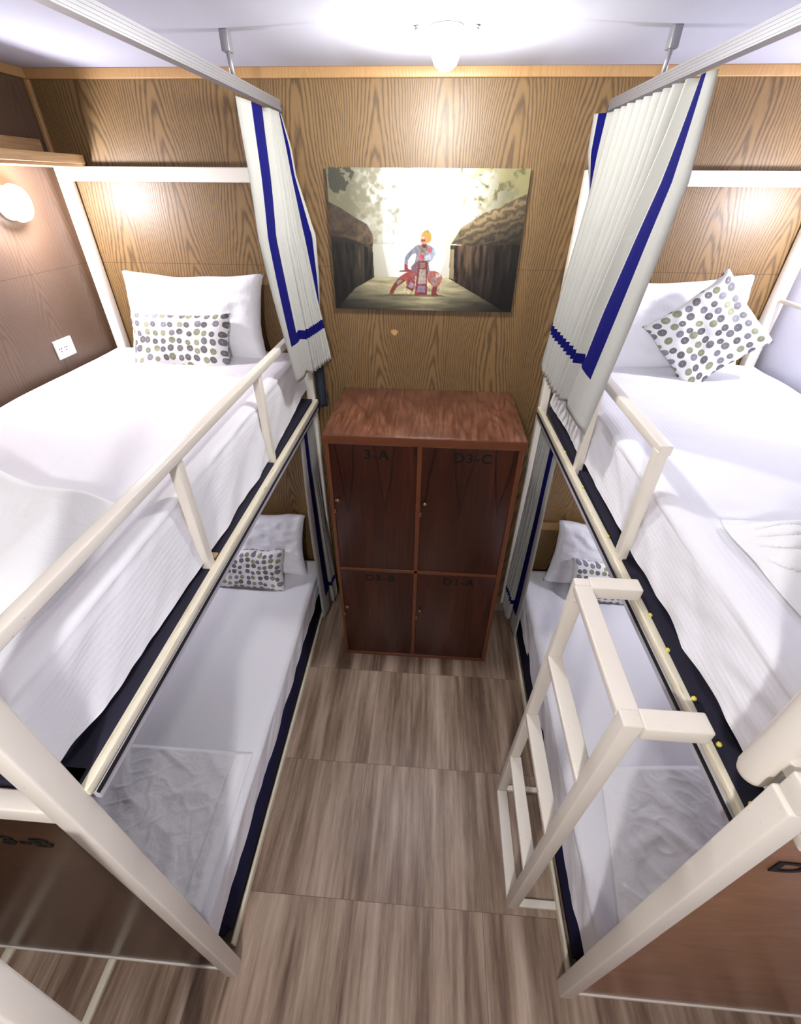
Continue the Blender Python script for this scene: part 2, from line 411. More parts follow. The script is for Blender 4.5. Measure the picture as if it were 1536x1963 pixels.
# ------------------------------------------------------------ outlet, shelf
e = empty('wall_outlet', (XL, 2.10, 1.955), 'white wall outlet on the wood panel beside the left upper bunk', 'outlet')
O('faceplate', M['plastic'], e, (XL, XL + .009, 2.035, 2.155, 1.915, 1.998), bevel=.003)
bm = bmesh.new()
for yy in (2.062, 2.098):
    for k, (a, b) in enumerate(((-.007, .004), (.007, .004), (0, -.009))):
        lathe(bm, (XL + .0085, yy + a, 1.956 + b), [(.0032, 0), (.0032, .0012)], axis=(1, 0, 0), seg=10)
new_obj('socket_holes', bm, M['black'], e)
O('rocker_switch', M['plastic'], e, (XL + .009, XL + .013, 2.122, 2.142, 1.935, 1.978), bevel=.002)

e = empty('wall_shelf', (XL, 1.9, 2.655), 'narrow unpainted pine shelf on the left wall above the reading lamp', 'shelf')
O('shelf_board', M['pine_shelf'], e, (XL, -1.60, .6, 2.45, 2.655, 2.667), bevel=.001)
O('front_lip', M['pine_shelf'], e, (-1.612, -1.594, 1.62, 2.45, 2.667, 2.70), bevel=.002)
O('wall_cleat', M['pine_shelf'], e, (XL, XL + .016, .6, 2.43, 2.667, 2.752), bevel=.004)

# ------------------------------------------------------------ painting
def build_painting():
    NX, NY = 420, 270
    x0, x1, z0, z1, y = -.505, .392, 2.083, 2.663, YB - .022
    def ppx(u, v):
        L = 628 + v * 23; Rr = 1015 - v * 37
        return L + u * (Rr - L), 323.5 + v * 270
    U, V = np.meshgrid(np.linspace(0, 1, NX), np.linspace(0, 1, NY))
    PX, PY = ppx(U, V)
    Z1x, Z1y = (PX - 600) * 3.491, (PY - 300) * 3.491      # coordinates of the close-up study
    Z2x, Z2y = (PX - 720) * 9.6, (PY - 410) * 9.6
    rng = np.random.RandomState(4)
    def fbm(sx, sy, oct=4, seed=0):
        out = np.zeros_like(U); amp = 1; tot = 0
        for o in range(oct):
            r = np.random.RandomState(seed + o); n = 128
            g = r.rand(n, n); X = (U * 1.5 * sx * 2 ** o) % (n - 1); Y = (V * sy * 2 ** o) % (n - 1)
            xi, yi = X.astype(int), Y.astype(int); fx, fy = X - xi, Y - yi
            fx = fx * fx * (3 - 2 * fx); fy = fy * fy * (3 - 2 * fy)
            out += amp * (g[yi, xi] * (1 - fx) * (1 - fy) + g[yi, xi + 1] * fx * (1 - fy) + g[yi + 1, xi] * (1 - fx) * fy + g[yi + 1, xi + 1] * fx * fy)
            tot += amp; amp *= .55
        return out / tot
    def poly(X, Y, pts, soft=0):
        ins = np.zeros(X.shape, bool); n = len(pts)
        for i in range(n):
            (xa, ya), (xb, yb) = pts[i], pts[(i + 1) % n]
            if ya == yb: continue
            c = ((ya > Y) != (yb > Y)) & (X < (xb - xa) * (Y - ya) / (yb - ya) + xa)
            ins ^= c
        return ins
    C = np.zeros(U.shape + (3,))
    def put(mask, col, a=1.0):
        m = (mask.astype(float) * a)[..., None]; C[:] = C * (1 - m) + np.array(col, float) * m if not isinstance(col, np.ndarray) else C * (1 - m) + col * m
    # misty light between the houses
    dx = (U - .5) / .34; g = np.clip(1.25 - np.abs(dx) ** 2.2 * .9 - np.clip(V - .55, 0, 1) * .5, 0, 1)
    hazed = np.array([150, 146, 118.]) * (1 - g[..., None]) + np.array([252, 252, 244.]) * g[..., None]
    C[:] = hazed
    n1 = fbm(9, 9, 5, 1); n2 = fbm(40, 5, 4, 9); n3 = fbm(5, 45, 4, 20); n4 = fbm(26, 26, 4, 33)
    # trees top left and right
    tl = np.clip((.30 - U) * 4 + (.42 - V) * 1.2 + (n4 - .5) * 3.0, 0, 1) * (V < .5)
    put(np.clip((tl - .1) * 1.1, 0, 1), [128, 124, 96], .75); 
    tl2 = poly(Z1x, Z1y, [(100, 80), (300, 80), (270, 150), (235, 190), (225, 240), (190, 235), (150, 230), (120, 200)])
    put(tl2 & (n4 > .36), [66, 66, 52], .9)
    tr = np.clip((U - .76) * 4 + (.3 - V) * 1.6 + (n4 - .5) * 3.2, 0, 1) * (V < .34)
    put(np.clip((tr - .1) * 1.2, 0, 1), [176, 168, 108], .75); put(np.clip((tr - .5) * 4, 0, 1) * np.clip((n1 - .5) * 9, 0, 1), [104, 98, 60], .8)
    # side mist walls
    put(poly(Z1x, Z1y, [(280, 280), (480, 300), (480, 560), (525, 790), (410, 800), (400, 420)]), [176, 172, 140], .45)
    put(poly(Z1x, Z1y, [(1050, 380), (880, 420), (900, 640), (860, 760), (930, 800), (960, 520)]), [190, 184, 150], .4)
    # ground
    gm = poly(Z1x, Z1y, [(410, 782), (930, 782), (1240, 975), (1330, 1100), (120, 1100), (200, 950)])
    gc = np.array([262, 250, 196.]) * (1 - n3[..., None] * .55)
    gsh = np.clip(1.12 - np.clip((V - .86) * 5, 0, 1) * .62 - np.abs(U - .5) * .5, 0, 1.2)
    gc = gc * gsh[..., None]
    C[:] = np.where(gm[..., None], gc, C)
    # left house
    wallm = poly(Z1x, Z1y, [(90, 500), (412, 540), (428, 785), (300, 870), (160, 1060), (60, 1100)])
    wc = np.array([150, 132, 96.]) * np.clip((n2[..., None] - .25) * 1.5, .1, 1.15) * np.clip(.42 + (U[..., None] - .02) * 3.4, .3, 1.1) * np.clip(1.5 - V[..., None] * 1.1, .25, 1)
    C[:] = np.where(wallm[..., None], wc, C)
    rf = poly(Z1x, Z1y, [(90, 275), (200, 325), (300, 385), (375, 425), (415, 490), (418, 548), (380, 575), (240, 520), (90, 510)])
    rc = np.array([124, 102, 76.]) * np.clip(.45 + n4[..., None] * .9, .3, 1.3) * np.clip(.62 + (U[..., None]) * 1.6, .3, 1.1)
    C[:] = np.where(rf[..., None], rc, C)
    put(poly(Z1x, Z1y, [(90, 500), (240, 510), (380, 565), (415, 545), (415, 570), (300, 560), (90, 540)]), [44, 34, 26], .8)
    # right house
    wallm = poly(Z1x, Z1y, [(930, 555), (1250, 540), (1480, 520), (1480, 1100), (1300, 1040), (1100, 900), (920, 785)])
    wc = np.array([176, 138, 104.]) * np.clip((n2[..., None] - .2) * 1.5, .12, 1.2) * np.clip(1.75 - (U[..., None] - .5) * 3.0, .12, 1.15) * np.clip(1.5 - V[..., None] * 1.1, .2, 1)
    C[:] = np.where(wallm[..., None], wc, C)
    put(poly(Z1x, Z1y, [(928, 580), (955, 580), (950, 790), (922, 780)]), [206, 188, 140], .7)
    rf = poly(Z1x, Z1y, [(935, 545), (1000, 440), (1140, 350), (1290, 285), (1480, 205), (1480, 540), (1250, 545), (1100, 560)])
    st = np.sin((Z1y + Z1x * .42) * .12 + n4 * 9) * .22 + .85
    rc = np.array([158, 136, 98.]) * st[..., None] * np.clip(1.7 - (U[..., None] - .4) * 1.6, .3, 1.2) * np.clip(1.25 - np.clip((Z1y - 330 + (Z1x - 1000) * .15) / 240, 0, 1)[..., None] * .75, .3, 1.2)
    C[:] = np.where(rf[..., None], rc, C)
    # vignette of the picture itself (dark bottom corners)
    vg = np.clip(1 - np.clip(V - .72, 0, 1) * np.abs(U - .5) * 5.5, .2, 1); C *= vg[..., None]
    # dancer in embroidered costume, lunging
    q = lambda pts, col, a=1.0: put(poly(Z2x, Z2y, pts), col, a)
    put(((Z2x - 760) / 560) ** 2 + ((Z2y - 1455) / 26) ** 2 < 1, [70, 62, 44], .6)
    q([(470, 985), (500, 955), (700, 940), (700, 990)], [120, 120, 90])
    q([(400, 1200), (480, 1090), (600, 1000), (700, 960), (760, 1010), (700, 1130), (600, 1160), (520, 1230), (430, 1290), (385, 1380), (395, 1430), (300, 1440), (330, 1330)], [172, 82, 70])
    q([(400, 1200), (470, 1110), (590, 1150), (440, 1290), (380, 1400), (300, 1440), (330, 1330)], [122, 62, 50])
    q([(430, 1180), (500, 1130), (545, 1160), (450, 1250)], [150, 140, 132])
    q([(1000, 960), (1140, 960), (1230, 1010), (1262, 1080), (1230, 1200), (1170, 1290), (1150, 1400), (1220, 1450), (1070, 1450), (1060, 1390), (1090, 1270), (1000, 1160), (980, 1050)], [178, 104, 92])
    q([(1030, 1110), (1140, 1060), (1210, 1160), (1100, 1270)], [160, 130, 126])
    q([(1090, 1270), (1170, 1260), (1150, 1400), (1222, 1450), (1065, 1455), (1062, 1390)], [128, 58, 52])
    q([(1140, 1010), (1230, 1010), (1240, 1060), (1150, 1090)], [206, 190, 176])
    q([(690, 560), (800, 470), (1000, 460), (1110, 530), (1140, 640), (1060, 760), (1010, 800), (1030, 960), (1000, 1060), (700, 1060), (760, 800), (790, 650)], [150, 142, 150])
    q([(700, 870), (780, 780), (1000, 780), (1010, 1000), (980, 1060), (690, 1050)], [128, 104, 112])
    q([(690, 560), (800, 490), (810, 600), (700, 660), (640, 760), (630, 850), (570, 850), (580, 720), (620, 640)], [142, 150, 166])
    q([(570, 830), (630, 840), (640, 920), (700, 960), (650, 990), (590, 980), (570, 920)], [168, 62, 80])
    q([(1010, 520), (1110, 530), (1140, 640), (1080, 740), (930, 760), (920, 690), (1020, 640)], [186, 200, 216])
    q([(1000, 520), (1080, 530), (1060, 620), (1010, 610)], [190, 92, 108])
    q([(850, 640), (930, 650), (940, 740), (870, 740), (835, 700)], [196, 82, 98])
    q([(820, 480), (880, 490), (930, 590), (990, 480), (1010, 500), (930, 640), (850, 560)], [132, 108, 80])
    q([(700, 980), (790, 990), (760, 1200), (740, 1290), (640, 1280), (600, 1200), (660, 1100)], [150, 86, 84])
    q([(600, 1300), (660, 1130), (780, 1180), (730, 1380)], [150, 66, 70]); q([(640, 1280), (680, 1180), (760, 1210), (720, 1310)], [168, 148, 160])
    q([(830, 760), (990, 760), (985, 1440), (760, 1460), (800, 1000)], [136, 64, 68]); q([(850, 930), (960, 930), (965, 1210), (820, 1220)], [176, 164, 150])
    q([(820, 1260), (955, 1260), (950, 1380), (800, 1385)], [150, 128, 156]); q([(860, 800), (950, 800), (940, 900), (860, 900)], [160, 134, 118])
    hm = ((Z2x - 968) / 96) ** 2 + ((Z2y - 325) / 118) ** 2 < 1
    put(hm, [196, 158, 62]); q([(940, 240), (990, 180), (1030, 240)], [150, 150, 84])
    put(((Z2x - 930) / 66) ** 2 + ((Z2y - 385) / 88) ** 2 < 1, [214, 150, 112]); q([(880, 370), (960, 372), (940, 410), (880, 405)], [140, 52, 44]); q([(880, 330), (920, 325), (930, 345), (885, 350)], [236, 226, 196])
    q([(880, 455), (980, 455), (960, 520), (905, 520)], [96, 50, 44])
    fg = (Z2x > 560) & (Z2x < 1240) & (Z2y > 470) & (Z2y < 1440)
    C[:] = np.where(fg[..., None] & (np.abs(C - hazed).sum(-1) > 60)[..., None], C * (.78 + .44 * fbm(90, 60, 2, 50))[..., None], C)
    C = np.clip(C * np.clip(.74 + .12 * g[..., None], 0, 1), 0, 255) / 255
    Cl = np.where(C <= .04045, C / 12.92, ((C + .055) / 1.055) ** 2.4)
    verts = np.stack([x0 + U * (x1 - x0), np.full_like(U, y), z1 - V * (z1 - z0)], -1).reshape(-1, 3)
    idx = np.arange(NX * NY).reshape(NY, NX)
    faces = np.stack([idx[:-1, :-1], idx[1:, :-1], idx[1:, 1:], idx[:-1, 1:]], -1).reshape(-1, 4)
    me = bpy.data.meshes.new('printed_canvas'); me.from_pydata(verts.tolist(), [], faces.tolist())
    ca = me.color_attributes.new('picture', 'FLOAT_COLOR', 'POINT')
    buf = np.concatenate([Cl.reshape(-1, 3), np.ones((NX * NY, 1))], 1).astype(np.float32).ravel()
    ca.data.foreach_set('color', buf)
    t = NT('printed_picture'); a = t.n('ShaderNodeAttribute'); a.attribute_name = 'picture'
    m = t.fin(a.outputs['Color'], .38, .4)
    e = empty('painting', (x0, YB, z0), 'framed print of a costumed dancer between two thatched houses above the locker', 'picture')
    link_mesh('printed_canvas', me, m, e)
    O('canvas_frame', M['black'], e, (x0, x1, y + .0005, YB, z0, z1), bevel=.002)
build_painting()

# ------------------------------------------------------------ locker
lk = empty('locker', (0, 2.19, 0), 'dark reddish-brown wooden locker with four numbered doors between the bunk beds', 'locker')
lx0, lx1, ly0, ly1, lz = -.490, .455, 1.894, 2.494, 1.655
O('carcass', M['locker'], lk, (lx0 + .004, lx1 - .004, ly0 + .012, ly1, .0, lz - .05), bevel=.002)
O('top', M['locker'], lk, (lx0 - .006, lx1 + .006, ly0 - .006, ly1, lz - .05, lz), bevel=.004)
O('top_lip', M['locker_edge'], lk, (lx0 - .007, lx1 + .007, ly0 - .009, ly0 - .0055, lz - .048, lz - .004), bevel=.0015)
ed = [(lx0, lx0 + .018, ly0, ly0 + .02, .0, lz - .05), (lx1 - .024, lx1, ly0, ly0 + .02, .0, lz - .05),
      (-.045, -.022, ly0, ly0 + .02, .03, lz - .05), (lx0 + .018, lx1 - .024, ly0, ly0 + .02, .782, .802), (lx0 + .018, lx1 - .024, ly0, ly0 + .02, 0, .028)]
for b in ed: O('frame_strip', M['locker_edge'] if b[4] > .5 else M['locker_edge'], lk, b, bevel=.002)
drs = [(lx0 + .02, -.047, .805, 1.602, '3-A', -.455), (-.020, lx1 - .027, .805, 1.602, 'D3-C', .012), (lx0 + .02, -.047, .03, .779, 'D3-B', -.452), (-.020, lx1 - .027, .03, .779, 'D1-A', .012)]
for (a, b, c, d, tx, kx) in drs:
    dr = O('door', M['locker_door'], lk, (a, b, ly0 + .003, ly0 + .013, c, d), bevel=.0015)
    text_mesh('lettering', tx, .070, ((a + b) / 2 + .015, ly0 + .0035, d - .075), M['black'], dr, weight=.02, depth=.002, font_scale=(1.05, 1.0), spacing=1.15)
    kz = c + (d - c) * .60
    bm = bmesh.new(); lathe(bm, (a + .022, ly0 + .003, kz), [(.006, 0), (.005, .008), (.011, .014), (.012, .02), (.006, .026)], axis=(0, -1, 0), seg=16); new_obj('knob', bm, M['brass'], dr, True)
    O('latch', M['brass'], dr, (a - .004, a + .006, ly0 - .004, ly0 + .003, kz - .09, kz - .065), bevel=.001)

# ------------------------------------------------------------ bunk beds
def bunk(side, loc, label):
    s = -1 if side == 'left' else 1
    e = empty('bunk_bed', loc, label, 'bed')
    P = M['cream']
    xi = .665 if side == 'left' else .625          # aisle face of the posts
    xo = 1.745 if side == 'left' else 1.665        # wall face
    def B(name, x0, x1, *r, mat=P, bev=.005):
        a, b = sorted((s * x0, s * x1)); return O(name, mat, e, (a, b, *r), bevel=bev)
    # posts
    if side == 'left':
        B('post', .665, .715, .312, .364, 0, 2.66)
    else:
        B('post', .625, .678, .348, .40, 0, 1.765)
    B('post', xi - .005, xi + .04, 2.435, 2.485, 0, 2.66)
    B('post', xo - .05, xo, 2.435, 2.485, 0, 2.66)
    yf = .34 if side == 'left' else .372
    B('post', xo - .05, xo, yf - .025, yf + .025, 0, 2.66 if side == 'left' else 1.8)
    # head beam, foot beam
    B('head_beam', xi + .035, xo - .04, 2.438, 2.482, 2.605, 2.66)
    if side == 'left':
        B('foot_beam', .715, xo - .05, .318, .358, 1.53, 1.585)
    else:
        B('foot_beam', .632, xo - .05, .346, .396, 1.765, 1.82)
    # side rail of the upper bed
    if side == 'left': a, b = (-.672, .36, 1.586), (-.655, 2.44, 1.586)
    else: a, b = (.668, .39, 1.586), (.622, 2.44, 1.586)
    BAR('side_rail', M['rail'], e, a, b, .026, .027)
    BAR('wall_rail', M['rail'], e, (s * (xo - .03), .37, 1.586), (s * (xo - .03), 2.44, 1.586), .026, .027)
    pl = O('platform', M['charcoal'], e, tuple(sorted((s * (xi + (.012 if s < 0 else .042)), s * (xo - .01)))) + (.40 if s > 0 else .365, 2.434, 1.566, 1.600))
    # cross member under the lower bed and base frame
    BAR('base_rail', M['rail'], e, (s * (xi + .045), .40, .03), (s * (xi + .05), 2.44, .03), .014, .05)
    BAR('base_rail', M['rail'], e, (s * (xo - .03), .40, .03), (s * (xo - .03), 2.44, .03), .014, .05)
    B('floor_rail', xi + .05, xo - .05, yf - .012, yf + .012, .0, .022, bev=.002)
    # plywood foot panel
    pm = M['ply_shaded'] if side == 'left' else M['ply_lit']
    bm = bmesh.new()
    zt = 1.50 if side == 'left' else 1.73
    x0 = xi + .052
    pts = [(x0, .022), (xo - .052, .022), (xo - .052, zt), (x0 + .03, zt), (x0, zt - .03)] if side == 'right' else [(x0, .022), (xo - .052, .022), (xo - .052, zt), (x0 + .012, zt), (x0, zt - .17)]
    A = [bm.verts.new((s * x, yf - .006, z)) for x, z in pts]; Bv = [bm.verts.new((s * x, yf + .006, z)) for x, z in pts]
    bm.faces.new(A); bm.faces.new(Bv[::-1])
    for i in range(len(pts)): bm.faces.new((A[i], A[(i + 1) % len(pts)], Bv[(i + 1) % len(pts)], Bv[i]))
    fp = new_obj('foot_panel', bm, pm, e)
    if side == 'left':
        text_mesh('lettering', 'D3-B', .075, (-.93, yf - .008, 1.33), M['black'], fp, font_scale=(1.15, .85), weight=.025, spacing=1.1)
        # edge strip along the panel's top, and the two floor bars reaching the next bunk
        B('panel_edge', x0 + .012, 1.1, yf - .01, yf + .008, zt, zt + .006, bev=.001)
        BAR('floor_bar', M['rail'], e, (-1.193, -.4, .012), (-1.193, .33, .012), .03, .024)
        BAR('floor_bar', M['rail'], e, (-1.635, -.4, .012), (-1.635, .33, .012), .034, .024)
        # guard rail
        BAR('guard_rail', P, e, (-.683, .362, 2.003), (-.683, 2.30, 2.003), .03, .03)
        for y in (1.03, 1.715): BAR('guard_post', P, e, (-.690, y, 1.575), (-.690, y, 1.99), .03, .036, up=(0, 1, 0))
        O('weld_plate', M['pine_shelf'], e, (-.705, -.68, 1.06, 1.085, 1.598, 1.606))
        O('weld_plate', M['pine_shelf'], e, (-.74, -.685, .366, .40, 1.59, 1.60))
    else:
        text_mesh('lettering', 'D3-A', .085, (.85, yf - .008, 1.47), M['black'], fp, font_scale=(1.15, .8), weight=.025)
        B('cleat', .70, xo - .1, yf - .03, yf - .007, 1.635, 1.662)
        BAR('guard_rail', P, e, (.668, 1.165, 2.003), (.668, 1.78, 2.003), .036, .03)
        for y in (1.182, 1.76): BAR('guard_post', P, e, (.664, y, 1.575), (.664, y, 2.0), .032, .036, up=(0, 1, 0))
        # thick round grab tube at the foot, wall side tube
        bm = bmesh.new(); tube(bm, [(.646, .445, 1.690), (.646, .445, 1.694), (.646, .445, 1.702), (.646, .445, 1.715), (.646, .445, 2.18), (.646, .445, 2.195), (.646, .445, 2.203)], .03, 24, radii=[.010, .019, .026, .029, .029, .024, .012]); new_obj('grab_tube', bm, P, e, True)
        B('tube_bracket', .645, .69, .396, .45, 1.775, 1.81)
        bm = bmesh.new(); tube(bm, [(1.638, 2.46, 2.172), (1.638, 1.4, 2.172), (1.638, .38, 2.172)], .010, 16); new_obj('wall_tube', bm, P, e, True)
        for (x, y) in ((.640, 1.03), (.645, .92), (.646, .80), (.652, .66), (.657, .55), (.662, .43), (.632, 1.28), (.625, 1.6), (.620, 1.9)):
            bm = bmesh.new(); bmesh.ops.create_icosphere(bm, subdivisions=2, radius=.0062, matrix=Matrix.Translation((x + .020, y, 1.603))); new_obj('cable_tie', bm, M['yellow'], e, True)
        # ladder welded to the bed
        lad = O('ladder', P, e, (.505, .655, .548, .60, 1.60, 1.645), bevel=.005)
        O('top_bar', P, lad, (.505, .655, .975, 1.025, 1.60, 1.645), bevel=.005)
        BAR('stile', P, lad, (.4825, .574, 1.645), (.4745, .630, 0), .045, .042, up=(0, 1, 0))
        BAR('stile', P, lad, (.4825, 1.0, 1.645), (.4790, 1.10, 0), .045, .03, up=(0, 1, 0))
        for zr in (1.632, 1.262, .845, .435, .015):
            k = 1 - zr / 1.645
            BAR('rung', P, lad, (.482 - .006 * k, .59 + .05 * k, zr), (.482 - .003 * k, .985 + .1 * k, zr), .052, .025)
        O('foot_strut', P, lad, (.49, .668, .615, .645, 0, .022), bevel=.003)
        O('foot_strut', P, lad, (.49, .668, 1.09, 1.115, 0, .022), bevel=.003)
    return e
bl = bunk('left', (-1.2, 1.4, 0), 'cream steel bunk bed on the left with a long guard rail and dark foot panel')
br = bunk('right', (1.15, 1.4, 0), 'cream steel bunk bed on the right with a welded ladder and brown foot panel')
# the next bunk's post close to the camera
nb = tag(BAR('bunk_post', M['cream'], None, (-.735, -.03, 0), (-.639, .094, 1.72), .048, .048, up=(0, 1, 0), bevel=.005), 'cream steel post of the next bunk in the lower left corner of the photo', 'post')

# ------------------------------------------------------------ mattresses and sheets
def sm(t): t = max(0, min(1, t)); return t * t * (3 - 2 * t)
def rounded_box(bm, x0, x1, y0, y1, z0, z1):
    box(bm, x0, x1, y0, y1, z0, z1)
    bmesh.ops.subdivide_edges(bm, edges=[e for e in bm.edges if abs(e.verts[0].co.z - e.verts[1].co.z) > .01], cuts=3)
    bmesh.ops.bevel(bm, geom=[e for e in bm.edges if e.calc_face_angle(0) > .5], offset=.022, segments=3, affect='EDGES')
def prof(s, a0, a1, r, H):
    """cross-section over a mattress by arc length: returns (position, drop)"""
    V1 = H - r; A = r * math.pi / 2; T = (a1 - a0) - 2 * r
    if s < V1: return a0, H - s
    s -= V1
    if s < A: t = s / r; return a0 + r - r * math.cos(t), r - r * math.sin(t)
    s -= A
    if s < T: return a0 + r + s, 0
    s -= T
    if s < A: t = s / r; return a1 - r + r * math.sin(t), r - r * math.cos(t)
    s -= A
    return a1, r + s
def sm(t): t = max(0, min(1, t)); return t * t * (3 - 2 * t)
def sheet(name, x0, x1, y0, y1, zt, Hx, label, side, seed, amp=.004, hem=None, r=.05, crown=.0):
    Lx = 2 * (Hx - r) + r * math.pi + (x1 - x0) - 2 * r; Ly = 2 * (Hx - r) + r * math.pi + (y1 - y0) - 2 * r
    nx, ny = 110, 170
    bm = bmesh.new(); G = []
    for j in range(ny + 1):
        row = []
        for i in range(nx + 1):
            x, dx = prof(Lx * i / nx, x0, x1, r, Hx); y, dy = prof(Ly * j / ny, y0, y1, r, Hx)
            ais = (side < 0 and i > nx / 2) or (side > 0 and i < nx / 2)
            if ais and dx > r and hem:
                k = (dx - r) / (Hx - r); dx = r + (hem(y) - r) * k
            d = max(dx, dy)
            w = nz(x * 3.1 + seed, y * 3.3, seed) * amp * 1.6 + nz(x * 9 + seed, y * 7, seed + 4) * amp * .6
            if d > r * .5:   # loose side, creases run down and along
                q = nz(y * 6 + d * 9 + seed, d * 5, 3) * .010 + nz(y * 16 + d * 30, d * 9, seed) * .0035
                if zt > 1 and side > 0: q += (.5 - abs(nz(y * 4 - d * 12 + seed, d * 4 + y * 2, 8)) * 2) * .012 * sm(max(0, 1.4 - y) * 1.5)
                if dx >= dy: x += (1 if x > (x0 + x1) / 2 else -1) * (.010 * (d / Hx) ** 2 - .012 + q)
                else: y -= (1 if y > (y0 + y1) / 2 else -1) * abs(q) * .3
                z = zt - d
            else:
                z = zt - d + w + crown * (1 - ((x - (x0 + x1) / 2) / ((x1 - x0) / 2)) ** 2)
            row.append(bm.verts.new((x, y, z)))
        G.append(row)
    for j in range(ny):
        for i in range(nx): bm.faces.new((G[j][i], G[j][i + 1], G[j + 1][i + 1], G[j + 1][i]))
    o = new_obj('bed_sheet', bm, M['sheet'], None, True)
    return tag(o, label, 'bed sheet', 'white fitted sheets')
def mattress(x0, x1, y0, y1, z0, z1, mat, label):
    bm = bmesh.new(); rounded_box(bm, x0, x1, y0, y1, z0, z1)
    for v in bm.verts:      # soft shoulders: the top sits in from the base
        k = sm((v.co.z - z0 - (z1 - z0) * .3) / (z1 - z0) * 1.6) * .055
        v.co.x += k if v.co.x < (x0 + x1) / 2 else -k
    return tag(new_obj('mattress', bm, mat, None, True), label, 'mattress', 'mattresses')
pw = lambda v, pts: float(np.interp(v, [p[0] for p in pts], [p[1] for p in pts]))
# upper left
mattress(-1.735, -.722, .385, 2.425, 1.602, 1.862, M['charcoal'], 'charcoal mattress showing under the sheet on the left upper bunk')
sheet('s', -1.748, -.698, .372, 2.434, 1.872, .19, 'white fitted sheet on the left upper bunk, behind the long guard rail', -1, 2.0, hem=lambda y: .012 * nz(y * 5, 1) + pw(y, [(.3, .195), (.6, .235), (1.1, .25), (1.8, .262), (2.3, .21)]), crown=.012)
mattress(.703, 1.655, .415, 2.425, 1.602, 1.862, M['charcoal'], 'charcoal mattress showing under the sheet on the right upper bunk')
sheet('s', .679, 1.667, .405, 2.434, 1.872, .19, 'white fitted sheet on the right upper bunk, beside the ladder', 1, 7.0, hem=lambda y: .012 * nz(y * 4, 5) + pw(y, [(.4, .205), (1.1, .222), (1.7, .235), (2.3, .24)]), amp=.007, crown=.012)
mattress(-1.70, -.722, .42, 2.43, .03, .355, M['navy'], 'navy mattress on the left lower bunk, edge showing above the floor rail')
sheet('s', -1.716, -.728, .395, 2.434, .366, .24, 'white fitted sheet on the left lower bunk, in view under the rail', -1, 12.0, hem=lambda y: .165 + .02 * nz(y * 4, 8), amp=.003)
mattress(.690, 1.63, .435, 2.425, .03, .375, M['navy'], 'navy mattress on the right lower bunk, edge showing behind the ladder foot')
sheet('s', .692, 1.636, .415, 2.434, .386, .24, 'white fitted sheet on the right lower bunk, seen through the ladder', 1, 17.0, hem=lambda y: .20 + .02 * nz(y * 5, 11), amp=.004)

# ------------------------------------------------------------ pillows and cushions
def pillow(name, C, right, up, w, h, th, mat, label, cat, group, seed=0, puff=.35, wr=.007, pinch=.085):
    C = Vector(C); rt = Vector(right).normalized(); up = Vector(up); up = (up - rt * up.dot(rt)).normalized(); nrm = rt.cross(up)
    n = 44; bm = bmesh.new(); uvl = bm.loops.layers.uv.new('UVMap'); front = []; back = []
    for side, G in ((-1, front), (1, back)):
        for j in range(n + 1):
            row = []
            for i in range(n + 1):
                a = -1 + 2 * i / n; b = -1 + 2 * j / n
                prof_ = max(0, (1 - a ** 4)) ** .5 * max(0, (1 - b ** 4)) ** .5
                t = th / 2 * (prof_ ** (puff * 1.6))
                if prof_ <= 0: t = 0
                x = a * w / 2 * (1 - pinch * (1 - b * b)); y = b * h / 2 * (1 - pinch * 1.4 * (1 - a * a))
                x += nz(b * 2 + seed, a, 1) * .006; y += nz(a * 2.2 + seed, b, 7) * .008
                t *= 1 + .18 * nz(a * 1.6 + seed, b * 1.7, 3)
                t += (nz(a * 5 + seed, b * 5, 9) * wr * 1.2 + nz(a * 11 + b * 5, b * 9 + seed, 2) * wr * .5) * min(1, prof_ * 1.5)
                edge = (i in (0, n) or j in (0, n))
                if edge and side == 1: row.append(front[j][i])
                else: row.append(bm.verts.new(C + rt * x + up * y + nrm * (side * (-t) if not edge else 0)))
            G.append(row)
    for G, flip in ((front, False), (back, True)):
        for j in range(n):
            for i in range(n):
                v = [G[j][i], G[j][i + 1], G[j + 1][i + 1], G[j + 1][i]]
                uv = [(i, j), (i + 1, j), (i + 1, j + 1), (i, j + 1)]
                if flip: v = v[::-1]; uv = uv[::-1]
                try: f = bm.faces.new(v)
                except ValueError: continue
                for l, (a, b) in zip(f.loops, uv): l[uvl].uv = (a / n * w + seed, b / n * h + (.9 if flip else 0))
    o = new_obj(name, bm, mat, None, True)
    return tag(o, label, cat, group)
g1, g2 = 'white bed pillows', 'dotted cushions'
pillow('pillow', (-1.215, 2.375, 2.045), (1, -.03, 0), (0, .30, 1), .74, .42, .15, M['pillow'], 'large white pillow against the wall on the left upper bunk', 'pillow', g1, 1.0)
pillow('pillow', (1.16, 2.40, 2.05), (1, .02, .05), (0, .30, 1), .70, .44, .15, M['pillow'], 'large white pillow behind the diamond-set cushion on the right upper bunk', 'pillow', g1, 4.0)
pillow('pillow', (-1.16, 2.33, .58), (1, -.02, 0), (0, .30, 1), .72, .46, .15, M['pillow'], 'white creased pillow on the left lower bunk, half hidden by the curtain', 'pillow', g1, 8.0, wr=.010)
pillow('pillow', (1.21, 2.35, .59), (1, .0, -.10), (0, .26, 1), .70, .46, .15, M['pillow'], 'white pillow standing on the right lower bunk', 'pillow', g1, 11.0)
pillow('cushion', (-1.232, 2.205, 1.965), (1, 0, 0), (0, .42, 1), .50, .28, .12, M['dots'], 'dotted rectangular cushion upright on the left upper bunk', 'cushion', g2, 2.3, wr=.003)
pillow('cushion', (1.235, 2.205, 2.065), (1, .05, .84), (-.84, .5, 1), .385, .385, .12, M['dots'], 'dotted square cushion standing on its corner on the right upper bunk', 'cushion', g2, 5.1, wr=.003)
